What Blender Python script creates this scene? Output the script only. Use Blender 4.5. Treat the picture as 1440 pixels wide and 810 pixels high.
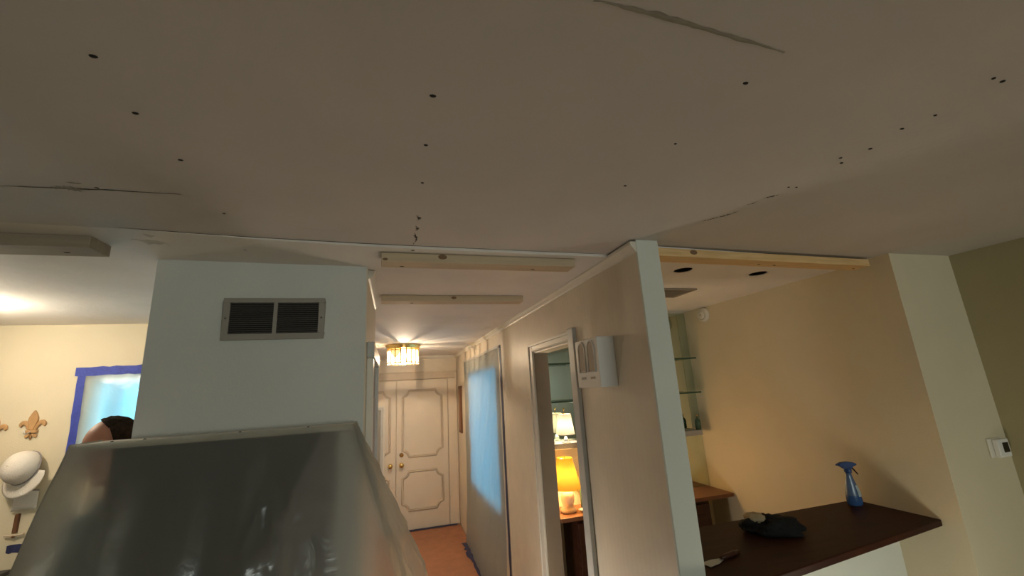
import bpy, bmesh, math, random
from mathutils import Vector, Matrix, noise
random.seed(7)
for o in list(bpy.data.objects): bpy.data.objects.remove(o, do_unlink=True)
C = bpy.context.scene.collection
SC = bpy.context.scene
PI = math.pi

# ------------------------------------------------------------------ camera
CAM_Z = 1.86
def make_camera(yaw, pitch, roll, f_px):
    cd = bpy.data.cameras.new('camera'); co = bpy.data.objects.new('camera', cd); C.objects.link(co)
    cy, sy, cp, sp = math.cos(yaw), math.sin(yaw), math.cos(pitch), math.sin(pitch)
    f = Vector((sy*cp, cy*cp, sp)); r0 = Vector((cy, -sy, 0)); u = r0.cross(f)
    rt = math.cos(roll)*r0 + math.sin(roll)*u; up = -math.sin(roll)*r0 + math.cos(roll)*u
    m = Matrix((rt, up, -f)).transposed().to_4x4(); m.translation = (0, 0, CAM_Z)
    co.matrix_world = m
    cd.sensor_width = 36; cd.lens = f_px/1440*36; cd.clip_start = .02
    SC.camera = co
make_camera(0.28488, 0.23461, -0.05809, 583.27)
SC.view_settings.view_transform = 'Standard'; SC.view_settings.look = 'None'
SC.view_settings.exposure = 0.9; SC.view_settings.gamma = 1.0; SC.view_settings.use_curve_mapping = False

# ------------------------------------------------------------------ world and daylight
w = bpy.data.worlds.new('world'); SC.world = w; w.use_nodes = True
w.node_tree.nodes['Background'].inputs[0].default_value = (.45, .68, 1, 1)
w.node_tree.nodes['Background'].inputs[1].default_value = .15
def area(name, loc, rot, sx, sy, power, col):
    l = bpy.data.lights.new(name, 'AREA'); l.shape = 'RECTANGLE'; l.size = sx; l.size_y = sy; l.energy = power; l.color = col
    o = bpy.data.objects.new(name, l); C.objects.link(o); o.location = loc; o.rotation_euler = rot; return o
def point(name, loc, power, col, r=.03):
    l = bpy.data.lights.new(name, 'POINT'); l.energy = power; l.color = col; l.shadow_soft_size = r
    o = bpy.data.objects.new(name, l); C.objects.link(o); o.location = loc; return o
area('daylight_rear_window', (1.5, -5.72, 1.8), (PI/2, 0, 0), 2.5, 1.0, 64, (1, .99, .94))
area('daylight_room_window', (-1.42, 3.75, 1.82), (-PI/2, 0, 0), 1.0, .7, 9, (.14, .68, 1))
area('daylight_hall_window', (1.40, 4.68, 1.4), (0, PI/2, 0), 1.6, 1.5, 17, (.14, .60, 1))

# ------------------------------------------------------------------ materials
MATS = {}
def nodes(m): m.use_nodes = True; return m.node_tree.nodes, m.node_tree.links
def mat(name, col, rough=.6, metal=0, var=.06, scale=8, bump=0, bscale=60, spec=.4, trans=0, emit=None, estr=0, stretch=None, alt=None):
    """procedural principled material: noise varies the colour, noise bump gives fine relief"""
    m = bpy.data.materials.new(name); n, l = nodes(m); b = n['Principled BSDF']
    tc = n.new('ShaderNodeTexCoord'); mp = n.new('ShaderNodeMapping'); l.new(tc.outputs['Object'], mp.inputs[0])
    if stretch: mp.inputs['Scale'].default_value = stretch
    nz = n.new('ShaderNodeTexNoise'); nz.inputs['Scale'].default_value = scale; nz.inputs['Detail'].default_value = 5
    l.new(mp.outputs[0], nz.inputs['Vector'])
    cr = n.new('ShaderNodeValToRGB'); cr.color_ramp.elements[0].position = .3; cr.color_ramp.elements[1].position = .7
    a = alt if alt else tuple(max(0, c*(1-var)) for c in col); c2 = tuple(min(1, c*(1+var)) for c in col)
    cr.color_ramp.elements[0].color = (*a, 1); cr.color_ramp.elements[1].color = (*c2, 1)
    l.new(nz.outputs[0], cr.inputs[0]); l.new(cr.outputs[0], b.inputs['Base Color'])
    b.inputs['Roughness'].default_value = rough; b.inputs['Metallic'].default_value = metal
    b.inputs['Specular IOR Level'].default_value = spec
    if trans: b.inputs['Transmission Weight'].default_value = trans
    if emit: b.inputs['Emission Color'].default_value = (*emit, 1); b.inputs['Emission Strength'].default_value = estr
    if bump:
        n2 = n.new('ShaderNodeTexNoise'); n2.inputs['Scale'].default_value = bscale; n2.inputs['Detail'].default_value = 3
        l.new(mp.outputs[0], n2.inputs['Vector'])
        bp = n.new('ShaderNodeBump'); bp.inputs['Strength'].default_value = bump; bp.inputs['Distance'].default_value = .01
        l.new(n2.outputs[0], bp.inputs['Height']); l.new(bp.outputs[0], b.inputs['Normal'])
    MATS[name] = m; return m
def wallpaper(name, col):
    """cream wallpaper with faint vertical satin stripes (stripes run along z)"""
    m = mat(name, col, .45, var=.05, scale=6, bump=.05, bscale=90); n, l = nodes(m); b = n['Principled BSDF']
    tc = n.new('ShaderNodeTexCoord'); wv = n.new('ShaderNodeTexWave'); wv.wave_type = 'BANDS'; wv.bands_direction = 'Y'
    wv.inputs['Scale'].default_value = 9; wv.inputs['Distortion'].default_value = .6; wv.inputs['Detail'].default_value = 1
    l.new(tc.outputs['Object'], wv.inputs[0])
    rr = n.new('ShaderNodeMapRange'); rr.inputs['To Min'].default_value = .32; rr.inputs['To Max'].default_value = .62
    l.new(wv.outputs['Fac'], rr.inputs[0]); l.new(rr.outputs[0], b.inputs['Roughness']); return m
def plastic(name, tr, diff, rough=.25, tint=(.9, .92, .92), gl=.12, bump=.25, bscale=14, blur=.75):
    """milky plastic film: see-through + translucent + sheen"""
    m = bpy.data.materials.new(name); n, l = nodes(m); n.remove(n['Principled BSDF']); out = n['Material Output']
    t = n.new('ShaderNodeBsdfTransparent'); t.inputs[0].default_value = (*tint, 1)
    d = n.new('ShaderNodeBsdfDiffuse'); d.inputs[0].default_value = (*tint, 1)
    ts = n.new('ShaderNodeBsdfTranslucent'); ts.inputs[0].default_value = (*tint, 1)
    g = n.new('ShaderNodeBsdfGlossy'); g.inputs['Roughness'].default_value = rough
    m1 = n.new('ShaderNodeMixShader'); m1.inputs[0].default_value = .6; l.new(d.outputs[0], m1.inputs[1]); l.new(ts.outputs[0], m1.inputs[2])
    rf = n.new('ShaderNodeBsdfRefraction'); rf.inputs['Color'].default_value = (*tint, 1); rf.inputs['Roughness'].default_value = .55; rf.inputs['IOR'].default_value = 1.35
    mr_ = n.new('ShaderNodeMixShader'); mr_.inputs[0].default_value = blur; l.new(t.outputs[0], mr_.inputs[1]); l.new(rf.outputs[0], mr_.inputs[2])
    m2 = n.new('ShaderNodeMixShader'); m2.inputs[0].default_value = diff; l.new(mr_.outputs[0], m2.inputs[1]); l.new(m1.outputs[0], m2.inputs[2])
    m3 = n.new('ShaderNodeMixShader'); m3.inputs[0].default_value = gl; l.new(m2.outputs[0], m3.inputs[1]); l.new(g.outputs[0], m3.inputs[2])
    tc = n.new('ShaderNodeTexCoord'); nz = n.new('ShaderNodeTexNoise'); nz.inputs['Scale'].default_value = bscale; nz.inputs['Detail'].default_value = 4
    nz.inputs['Distortion'].default_value = 1.2; l.new(tc.outputs['Object'], nz.inputs['Vector'])
    bp = n.new('ShaderNodeBump'); bp.inputs['Strength'].default_value = bump; bp.inputs['Distance'].default_value = .02
    l.new(nz.outputs[0], bp.inputs['Height'])
    for s in (d, ts, g): l.new(bp.outputs[0], s.inputs['Normal'])
    l.new(m3.outputs[0], out.inputs[0]); MATS[name] = m; return m
def clearglass(name, tint=(.9, .95, .93), refl=.12):
    m = bpy.data.materials.new(name); n, l = nodes(m); n.remove(n['Principled BSDF']); out = n['Material Output']
    t = n.new('ShaderNodeBsdfTransparent'); t.inputs[0].default_value = (*tint, 1)
    g = n.new('ShaderNodeBsdfGlossy'); g.inputs['Roughness'].default_value = .05
    lw = n.new('ShaderNodeLayerWeight'); lw.inputs[0].default_value = .5
    mr = n.new('ShaderNodeMath'); mr.operation = 'MULTIPLY_ADD'; mr.inputs[1].default_value = .5; mr.inputs[2].default_value = refl
    l.new(lw.outputs['Facing'], mr.inputs[0])
    mx = n.new('ShaderNodeMixShader'); l.new(mr.outputs[0], mx.inputs[0]); l.new(t.outputs[0], mx.inputs[1]); l.new(g.outputs[0], mx.inputs[2])
    l.new(mx.outputs[0], out.inputs[0]); MATS[name] = m; return m
def shade_mat(name, col, dens=.1, clear=0):
    """lamp shade cloth: lit from inside by the bulb through translucency"""
    m = bpy.data.materials.new(name); n, l = nodes(m); n.remove(n['Principled BSDF']); out = n['Material Output']
    d = n.new('ShaderNodeBsdfDiffuse'); t = n.new('ShaderNodeBsdfTranslucent')
    nz = n.new('ShaderNodeTexNoise'); nz.inputs['Scale'].default_value = 30
    cr = n.new('ShaderNodeValToRGB'); cr.color_ramp.elements[0].color = (*[c*.93 for c in col], 1); cr.color_ramp.elements[1].color = (*col, 1)
    l.new(nz.outputs[0], cr.inputs[0]); l.new(cr.outputs[0], d.inputs[0]); t.inputs[0].default_value = (*[c*dens for c in col], 1)
    mx = n.new('ShaderNodeMixShader'); mx.inputs[0].default_value = .65; l.new(d.outputs[0], mx.inputs[1]); l.new(t.outputs[0], mx.inputs[2])
    if clear:                                   # thin opal glass or gauze: part of the light passes straight through
        tr = n.new('ShaderNodeBsdfTransparent'); tr.inputs[0].default_value = (*[.6+.4*c for c in col], 1)
        m2 = n.new('ShaderNodeMixShader'); m2.inputs[0].default_value = clear; l.new(mx.outputs[0], m2.inputs[1]); l.new(tr.outputs[0], m2.inputs[2]); mx = m2
    l.new(mx.outputs[0], out.inputs[0]); MATS[name] = m; return m

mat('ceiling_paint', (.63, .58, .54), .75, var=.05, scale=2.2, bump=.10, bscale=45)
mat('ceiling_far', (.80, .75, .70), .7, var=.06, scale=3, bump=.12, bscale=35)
mat('wall_olive_shade', (.42, .37, .22), .6, var=.04, scale=3, bump=.08, bscale=120)  # right wall's shade put into the colour, darker than the cream walls
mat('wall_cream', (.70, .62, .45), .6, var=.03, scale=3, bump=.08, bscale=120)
mat('end_pale', (.66, .68, .62), .6, var=.03, scale=3, bump=.06, bscale=120)
mat('wall_pale', (.66, .67, .64), .6, var=.03, scale=3, bump=.06, bscale=120)
wallpaper('wall_paper', (.70, .62, .50))
mat('trim_white', (.72, .68, .60), .4, var=.04, scale=12)
mat('trim_grey', (.50, .50, .48), .4, var=.05, scale=12)
mat('jamb_taupe', (.30, .24, .18), .55, var=.05)
mat('door_cream', (.72, .64, .53), .42, var=.03, scale=4)
mat('moulding_tan', (.60, .50, .385), .45, var=.05)
mat('floor_carpet', (.26, .22, .18), .9, var=.12, scale=40, bump=.4, bscale=300)
mat('paper_floor', (.38, .17, .095), .8, var=.10, scale=9, bump=.15, bscale=50)
mat('raw_pine', (.76, .52, .26), .65, var=.10, scale=5, stretch=(1, 14, 14), bump=.1, bscale=20, alt=(.66, .42, .19))
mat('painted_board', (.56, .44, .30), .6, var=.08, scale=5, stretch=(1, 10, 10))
mat('board_shaded', (.34, .28, .21), .7, var=.1, scale=5, stretch=(1, 10, 10))  # darker copy of the board colour: shade on its front painted in
mat('knot', (.22, .13, .07), .8)
mat('nail_dark', (.015, .012, .010), .8)
mat('crack_dark', (.10, .085, .07), .9)
mat('patch_plaster', (.62, .58, .52), .8, var=.08, scale=25, bump=.4, bscale=60)
mat('seam_mark', (.34, .31, .25), .85, var=.08, scale=30)
mat('scuff', (.36, .32, .27), .85, var=.2, scale=30)
mat('vent_metal', (.34, .31, .27), .45, var=.05)
mat('vent_slat', (.12, .11, .10), .5)
mat('black_void', (.008, .007, .006), .9)
mat('brass', (.80, .55, .20), .25, metal=1)
mat('brass_dark', (.45, .28, .10), .35, metal=1)
mat('tape_blue', (.045, .07, .40), .6, var=.12, scale=30, bump=.3, bscale=80)
mat('tape_dark', (.03, .035, .10), .6, var=.15, scale=30)
mat('dark_wood', (.055, .018, .010), .35, var=.25, scale=5, stretch=(1, 8, 8))
mat('bar_wood', (.034, .008, .0035), .5, spec=.2, var=.25, scale=4, stretch=(1, 9, 9), bump=.05)
mat('warm_wood', (.24, .10, .05), .4, var=.2, scale=6, stretch=(1, 8, 8))
mat('cabinet_dark', (.012, .015, .014), .5, var=.2)
mat('cabinet_grey', (.06, .055, .055), .6)
mat('plate_cream', (.74, .70, .60), .45)
mat('screen_black', (.004, .004, .004), .2)
mat('white_plastic', (.78, .77, .73), .4)
mat('chime_white', (.70, .68, .64), .4, var=.03)
mat('chime_recess', (.40, .34, .27), .6)
mat('mirror', (.62, .70, .62), .04, metal=1, var=.04, scale=2)
mat('mirror_hall', (.80, .78, .72), .05, metal=1, var=.02, scale=2)
mat('bottle_blue', (.11, .18, .33), .25, var=.08, spec=.6)
mat('trigger_blue', (.03, .075, .24), .35)
mat('liquid_blue', (.05, .12, .31), .2)
mat('label_pale', (.50, .62, .66), .5, var=.15, scale=20)
mat('black_cloth', (.007, .007, .008), .85, var=.4, scale=20, bump=.5, bscale=60)
mat('tan_cloth', (.42, .33, .20), .8, var=.15, scale=20)
mat('steel_pale', (.62, .64, .66), .35, metal=.6)
mat('ceramic', (.80, .62, .50), .25)
mat('crystal', (.80, .84, .82), .12, spec=.8)
mat('fleur_wood', (.52, .30, .13), .5, var=.15, scale=14)
mat('cap_white', (.76, .70, .62), .8, var=.05, bump=.2, bscale=150)
mat('cap_band', (.30, .26, .26), .8)  # darker grey of the sweatband and headband
mat('cloth_red', (.48, .24, .16), .85, var=.2)
mat('peg_brown', (.16, .07, .03), .6)
mat('skin', (.52, .24, .16), .5, var=.08, scale=14)
mat('hair', (.030, .019, .013), .9, var=.4, scale=60, bump=.4, bscale=160, spec=.1)
mat('shirt', (.20, .24, .28), .85, var=.08, bump=.2, bscale=80)
mat('trousers', (.06, .07, .10), .85, var=.1)
mat('shoe', (.03, .025, .02), .6)
mat('eye', (.7, .68, .64), .2)
mat('frame_brown', (.16, .06, .03), .35)
mat('bulb', (1, .9, .7), .3, emit=(1, .80, .50), estr=14)
mat('glass_green', (.05, .09, .05), .1)
plastic('drape_film', 0, .30, .22, (.80, .80, .75), .05, .2, 9)
plastic('window_film', 0, .45, .30, (.88, .92, .93), .035, .35, 10)
clearglass('pane_glass'); clearglass('shelf_glass', (.72, .85, .78), .18)
shade_mat('shade_yellow', (.95, .62, .10), .12); shade_mat('shade_white', (.92, .84, .70), .12); shade_mat('shade_globe', (.95, .90, .80), .5, .7); shade_mat('shade_amber', (.95, .72, .36), .5, .6)
def lamp_glass():
    m = bpy.data.materials.new('lamp_glass'); n, l = nodes(m); n.remove(n['Principled BSDF']); out = n['Material Output']
    t = n.new('ShaderNodeBsdfTransparent'); ts = n.new('ShaderNodeBsdfTranslucent'); g = n.new('ShaderNodeBsdfGlossy'); g.inputs['Roughness'].default_value = .1
    wv = n.new('ShaderNodeTexNoise'); wv.inputs['Scale'].default_value = 25
    ts.inputs[0].default_value = (1, .93, .78, 1)
    m1 = n.new('ShaderNodeMixShader'); mr = n.new('ShaderNodeMapRange'); mr.inputs['To Min'].default_value = .12; mr.inputs['To Max'].default_value = .30
    l.new(wv.outputs[0], mr.inputs[0]); l.new(mr.outputs[0], m1.inputs[0]); l.new(t.outputs[0], m1.inputs[1]); l.new(ts.outputs[0], m1.inputs[2])
    m2 = n.new('ShaderNodeMixShader'); m2.inputs[0].default_value = .08; l.new(m1.outputs[0], m2.inputs[1]); l.new(g.outputs[0], m2.inputs[2])
    l.new(m2.outputs[0], out.inputs[0]); MATS['lamp_glass'] = m
lamp_glass()

# ------------------------------------------------------------------ mesh helpers
class MB:
    def __init__(s): s.v = []; s.f = []
    def add(s, v, f):
        k = len(s.v); s.v += [tuple(p) for p in v]; s.f += [tuple(i+k for i in q) for q in f]; return s
    def box(s, x0, x1, y0, y1, z0, z1):
        return s.add([(x, y, z) for z in (z0, z1) for y in (y0, y1) for x in (x0, x1)],
                     [(0, 2, 3, 1), (4, 5, 7, 6), (0, 1, 5, 4), (2, 6, 7, 3), (0, 4, 6, 2), (1, 3, 7, 5)])
    def prism(s, poly, axis, a, b):
        """extrude 2-D polygon along axis 'x','y' or 'z' from a to b"""
        n = len(poly)
        def P(p, t): return {'x': (t, p[0], p[1]), 'y': (p[0], t, p[1]), 'z': (p[0], p[1], t)}[axis]
        return s.add([P(p, a) for p in poly]+[P(p, b) for p in poly],
                     [tuple(range(n))[::-1], tuple(range(n, 2*n))]+[(i, (i+1) % n, (i+1) % n+n, i+n) for i in range(n)])
    def lathe(s, prof, c=(0, 0, 0), seg=24, sx=1, sy=1, caps=True):
        n = len(prof); v = []; f = []
        for r, z in prof:
            for k in range(seg):
                a = 2*PI*k/seg; v.append((c[0]+r*sx*math.cos(a), c[1]+r*sy*math.sin(a), c[2]+z))
        for i in range(n-1):
            for k in range(seg): f.append((i*seg+k, i*seg+(k+1) % seg, (i+1)*seg+(k+1) % seg, (i+1)*seg+k))
        if caps: f += [tuple(range(seg))[::-1], tuple((n-1)*seg+k for k in range(seg))]
        return s.add(v, f)
    def tube(s, pts, r, seg=8, closed=False):
        pts = [Vector(p) for p in pts]; n = len(pts); rr = r if isinstance(r, (list, tuple)) else [r]*n; v = []; f = []
        for i, p in enumerate(pts):
            a = pts[(i-1) % n] if (closed or i) else p; b = pts[(i+1) % n] if (closed or i < n-1) else p
            d = (b-a).normalized(); h = Vector((0, 0, 1)) if abs(d.z) < .9 else Vector((1, 0, 0))
            x = d.cross(h).normalized(); y = x.cross(d).normalized()
            for k in range(seg):
                t = 2*PI*k/seg; v.append(p+rr[i]*(x*math.cos(t)+y*math.sin(t)))
        for i in range(n if closed else n-1):
            j = (i+1) % n
            for k in range(seg): f.append((i*seg+k, i*seg+(k+1) % seg, j*seg+(k+1) % seg, j*seg+k))
        if not closed: f += [tuple(range(seg)), tuple((n-1)*seg+k for k in range(seg))[::-1]]
        return s.add(v, f)
    def ball(s, c, r, seg=16, rings=10, fn=None):
        v = []; f = []
        for i in range(rings+1):
            th = PI*i/rings
            for k in range(seg):
                a = 2*PI*k/seg; p = Vector((math.sin(th)*math.cos(a), math.sin(th)*math.sin(a), math.cos(th)))
                q = fn(p) if fn else Vector((p.x*r[0], p.y*r[1], p.z*r[2]))
                v.append(Vector(c)+q)
        for i in range(rings):
            for k in range(seg): f.append((i*seg+k, (i+1)*seg+k, (i+1)*seg+(k+1) % seg, i*seg+(k+1) % seg))
        return s.add(v, f)
    def grid(s, fn, nu, nv):
        v = [fn(i/nu, j/nv) for j in range(nv+1) for i in range(nu+1)]
        f = [(j*(nu+1)+i, j*(nu+1)+i+1, (j+1)*(nu+1)+i+1, (j+1)*(nu+1)+i) for j in range(nv) for i in range(nu)]
        return s.add(v, f)
    def build(s, name, m, parent=None, smooth=False, bevel=0):
        me = bpy.data.meshes.new(name); me.from_pydata(s.v, [], s.f); 
        bm = bmesh.new(); bm.from_mesh(me); bmesh.ops.remove_doubles(bm, verts=bm.verts, dist=1e-5); bmesh.ops.recalc_face_normals(bm, faces=bm.faces)
        bm.to_mesh(me); bm.free()
        if smooth: 
            for p in me.polygons: p.use_smooth = True
        me.materials.append(MATS[m]); o = bpy.data.objects.new(name, me); C.objects.link(o)
        if bevel:
            b = o.modifiers.new('bevel', 'BEVEL'); b.width = bevel; b.segments = 2; b.limit_method = 'ANGLE'
        if parent:
            o.parent = parent
        return o
def link_copy(src, parent, loc=None, rot=None):
    o = src.copy(); C.objects.link(o); o.parent = parent
    if loc is not None: o.location = loc
    if rot is not None: o.rotation_euler = rot
    return o
def tag(o, label, cat, group=None, kind=None):
    o['label'] = label; o['category'] = cat
    if group: o['group'] = group
    if kind: o['kind'] = kind
    return o
def thing(name, label, cat, loc=(0, 0, 0), group=None, kind=None):
    o = bpy.data.objects.new(name, None); o.empty_display_size = .05; C.objects.link(o); o.location = loc
    return tag(o, label, cat, group, kind)
def setting(o, label, cat): return tag(o, label, cat, kind='structure')

# ------------------------------------------------------------------ dimensions
H = 2.42; HF = 2.408          # living ceiling, hall/bar ceiling (one sheet lower)
PX0, PX1 = .952, 1.052        # partition wall between hall and bar
PY0 = 1.405                   # its near end
DY = 6.626                    # wall with the double doors
BX0, BX1, BY0, BY1 = -.885, -.112, 1.848, 2.74   # pale block with the air grille
LY = 3.36                     # far wall of the room on the left
NX = 2.442; NY0 = 1.43; NYB = 3.05               # bar: right wall, its near corner, back wall
RX = 2.90                     # living room right wall
LX, RY = -3.4, -5.6           # living room left and rear walls

# ------------------------------------------------------------------ setting
setting(MB().box(LX, RX+.1, RY, DY, -.08, 0).build('floor', 'floor_carpet'), 'brown carpeted floor of the living room and bar', 'floor')
# near ceiling sheet, edge line follows the broken seam
SEAM = [(LX, 1.50), (-1.2, 1.50), (-.82, 1.519), (-.45, 1.555), (-.09, 1.577), (.45, 1.592), (.86, 1.601), (.953, 1.60), (1.05, 1.475), (1.10, 1.470), (1.70, 1.505), (2.43, 1.551), (RX+.1, 1.56)]
SZ = [H, H, H, H-.006, H-.010, HF, HF, HF, HF, HF, HF, HF, HF]
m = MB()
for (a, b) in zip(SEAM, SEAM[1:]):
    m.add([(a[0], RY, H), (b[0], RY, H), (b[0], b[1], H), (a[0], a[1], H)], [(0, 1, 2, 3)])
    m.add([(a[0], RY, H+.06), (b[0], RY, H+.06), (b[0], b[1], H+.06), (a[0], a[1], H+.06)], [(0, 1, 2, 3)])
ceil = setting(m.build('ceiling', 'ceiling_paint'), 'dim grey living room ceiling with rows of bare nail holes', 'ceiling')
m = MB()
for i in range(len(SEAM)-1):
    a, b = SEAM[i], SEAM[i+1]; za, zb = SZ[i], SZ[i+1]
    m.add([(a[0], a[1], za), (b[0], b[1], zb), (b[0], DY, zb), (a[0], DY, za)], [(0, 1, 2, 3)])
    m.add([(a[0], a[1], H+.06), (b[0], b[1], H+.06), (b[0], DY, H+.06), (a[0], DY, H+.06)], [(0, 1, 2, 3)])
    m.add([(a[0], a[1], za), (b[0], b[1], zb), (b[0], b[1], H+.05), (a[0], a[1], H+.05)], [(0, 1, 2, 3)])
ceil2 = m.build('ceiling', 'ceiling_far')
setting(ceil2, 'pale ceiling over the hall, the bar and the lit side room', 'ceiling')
# cut the two open downlight holes and the register opening out of the bar ceiling
HOLES = [(1.462, 1.775), (1.985, 1.805)]
def cut(obj, cutters):
    for c in cutters:
        md = obj.modifiers.new('cut', 'BOOLEAN'); md.object = c; md.operation = 'DIFFERENCE'; md.solver = 'EXACT'; md.use_hole_tolerant = True
    dg = bpy.context.evaluated_depsgraph_get(); dg.update()
    me = bpy.data.meshes.new_from_object(obj.evaluated_get(dg)); obj.modifiers.clear(); obj.data = me
    for c in cutters: bpy.data.objects.remove(c, do_unlink=True)

def wall(name, label, boxes, m):
    mb = MB()
    for b in boxes: mb.box(*b)
    return setting(mb.build(name, m), label, 'wall')
# partition with doorway (y 2.18..2.80) and window opening (y 3.90..5.45)
D0, D1, DZ = 2.135, 2.80, 2.095
W0, W1, WZ0, WZ1 = 3.92, 5.45, .75, 2.085
wall('wall_partition', 'cream wallpapered wall dividing the hall from the bar', [
    (PX0, PX1, PY0+.012, D0, 0, H+.02), (PX0, PX1, D0, D1, DZ, H+.02), (PX0, PX1, D1, W0, 0, H+.02),
    (PX0, PX1, W0, W1, 0, WZ0), (PX0, PX1, W0, W1, WZ1, H+.02), (PX0, PX1, W1, DY, 0, H+.02)], 'wall_paper')
setting(MB().box(PX0-.002, PX1+.002, PY0, PY0+.012, 0, H).build('trim_1', 'end_pale', bevel=.003), 'pale painted end cap of the dividing wall', 'trim')
wall('wall_back', 'cream papered wall around the double entrance doors', [(BX0-.1, PX1, DY, DY+.1, 0, H+.02)], 'wall_paper')
wall('wall_block', 'pale grey green wall block carrying the air grille', [(BX0, BX1-.004, BY0, BY1, 0, H+.02)], 'wall_pale')
wall('wall_hall', 'cream papered hall side of the pale wall block', [(BX1-.004, BX1, BY0+.004, BY1-.002, 0, H+.01)], 'wall_paper')
wall('wall_foyer', 'cream wall closing off the entrance foyer', [(BX0-.1, BX0, BY1, DY, 0, H+.02)], 'wall_paper')
X0, X1, Z0, Z1 = -1.87, -.98, 1.55, 2.085         # opening of the side room window
wall('wall_far', 'warm lit cream wall with the taped window and hat hooks', [
    (LX, X0, LY, LY+.1, 0, H+.02), (X1, BX0-.1, LY, LY+.1, 0, H+.02), (X0, X1, LY, LY+.1, 0, Z0), (X0, X1, LY, LY+.1, Z1, H+.02)], 'wall_cream')
wall('wall_bar_right', 'cream wall at the right of the bar, glowing amber in lamplight', [(NX, NX+.1, NY0, NYB+.1, 0, H+.02)], 'wall_cream')
wall('wall_bar_back', 'cream back wall of the bar behind the mirror', [(PX1, NX, NYB, NYB+.1, 0, H+.02)], 'wall_cream')
wall('wall_bar_front', 'pale half wall under the bar counter', [(PX1, NX, 1.72, 1.80, 0, 1.125)], 'end_pale')
wall('wall_return', 'olive cream wall stub holding the thermostat', [(NX+.1, RX+.1, NY0, NY0+.1, 0, H+.02)], 'wall_cream')
wall('wall_right', 'living room wall with its shade put into a darker olive', [(RX, RX+.1, RY, NY0, 0, H+.02)], 'wall_olive_shade')
wall('wall_left', 'cream wall on the lit side room side', [(LX-.1, LX, RY, LY+.1, 0, H+.02)], 'wall_cream')
V0, V1, VZ0, VZ1 = .2, 2.8, 1.25, 2.32
wall('wall_rear', 'cream wall with the wide living room window', [(LX, V0, RY-.1, RY, 0, H+.02), (V1, RX, RY-.1, RY, 0, H+.02), (V0, V1, RY-.1, RY, 0, VZ0), (V0, V1, RY-.1, RY, VZ1, H+.02)], 'wall_cream')

def window(name, label, axis, pos, a0, a1, z0, z1, mullions=1, m='trim_white'):
    """framed window filling an opening; axis 'y' = lies in a wall of constant y"""
    t = thing(name, label, 'window', kind='structure')
    def B(mb, p0, p1, q0, q1, r0, r1): return mb.box(p0, p1, q0, q1, r0, r1) if axis == 'y' else mb.box(q0, q1, p0, p1, r0, r1)
    f = MB(); w_ = .04; p, q = pos+.03, pos+.08
    B(f, a0, a1, p, q, z0, z0+w_); B(f, a0, a1, p, q, z1-w_, z1); B(f, a0, a0+w_, p, q, z0+w_, z1-w_); B(f, a1-w_, a1, p, q, z0+w_, z1-w_)
    for k in range(mullions):
        c = a0+(a1-a0)*(k+1)/(mullions+1); B(f, c-w_/2, c+w_/2, p, q, z0+w_, z1-w_)
    f.build('window_frame', m, t)
    for k in range(mullions+1):
        c0 = a0+(a1-a0)*k/(mullions+1)+w_*.6; c1 = a0+(a1-a0)*(k+1)/(mullions+1)-w_*.6
        B(MB(), c0, c1, pos+.05, pos+.056, z0+w_, z1-w_).build('pane', 'pane_glass', t) if False else B(g := MB(), c0, c1, pos+.05, pos+.056, z0+w_, z1-w_)
        g.build('pane', 'pane_glass', t)
    return t
window('window_1', 'blue lit window behind plastic in the side room', 'y', LY, X0, X1, Z0, Z1, 0)
window('window_2', 'tall hall window glowing blue behind plastic sheeting', 'x', PX0, W0, W1, WZ0, WZ1, 0)
window('window_3', 'wide living room window', 'y', RY-.1, V0, V1, VZ0, VZ1, 2)

# mouldings
def crown(name, label, pts, axis, a, b, m='trim_white'):
    return setting(MB().prism(pts, axis, a, b).build(name, m), label, 'trim')
cr_r = [(PX0, HF+.004), (PX0-.028, HF+.004), (PX0-.028, HF-.008), (PX0-.020, HF-.020), (PX0-.010, HF-.032), (PX0-.008, HF-.040), (PX0, HF-.040)]
crown('trim_2', 'cream crown moulding along the top of the dividing wall', cr_r, 'y', PY0+.002, DY)
cr_l = [(BX1, HF), (BX1+.028, HF), (BX1+.028, HF-.010), (BX1+.018, HF-.024), (BX1+.008, HF-.036), (BX1, HF-.040)]
crown('trim_3', 'short cream crown moulding on the hall side of the pale block', cr_l, 'y', BY0+.05, BY1-.12)
cr_b = [(DY, HF), (DY-.030, HF), (DY-.028, HF-.012), (DY-.014, HF-.034), (DY, HF-.045)]
crown('trim_4', 'cream crown moulding above the double doors', cr_b, 'x', BX0, PX0-.028)
# doorway into the bar: jamb lining and casing
t = thing('trim_5', 'cream painted casing round the open doorway to the bar', 'trim', kind='structure')
MB().box(PX0+.001, PX1-.001, D1-.012, D1, 0, DZ).build('jamb', 'jamb_taupe', t)
MB().box(PX0+.001, PX1-.001, D0, D0+.012, 0, DZ).build('jamb', 'trim_grey', t)
MB().box(PX0+.001, PX1-.001, D0, D1, DZ-.012, DZ).build('jamb', 'trim_white', t)
for (y0, y1, z0, z1) in ((D1, D1+.075, 0, DZ+.05), (D0, D1, DZ-.002, DZ+.05)):
    c = MB().box(PX0-.014, PX0, y0, y1, z0, z1).build('casing', 'trim_white', t, bevel=.004)
    if y1 == D1: MB().box(PX0-.022, PX0-.014, y0, y1+.075, z1-.016, z1).build('bead', 'trim_white', c, bevel=.003); MB().box(PX0-.019, PX0-.014, y0, y1, z0+.006, z0+.016).build('bead', 'trim_white', c, bevel=.003)
    else: MB().box(PX0-.022, PX0-.014, y1-.016, y1, z0, z1).build('bead', 'trim_white', c, bevel=.003)
MB().box(PX0-.024, PX0, D0-.072, D0, 0, DZ+.062).build('casing', 'trim_grey', t, bevel=.004)

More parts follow.
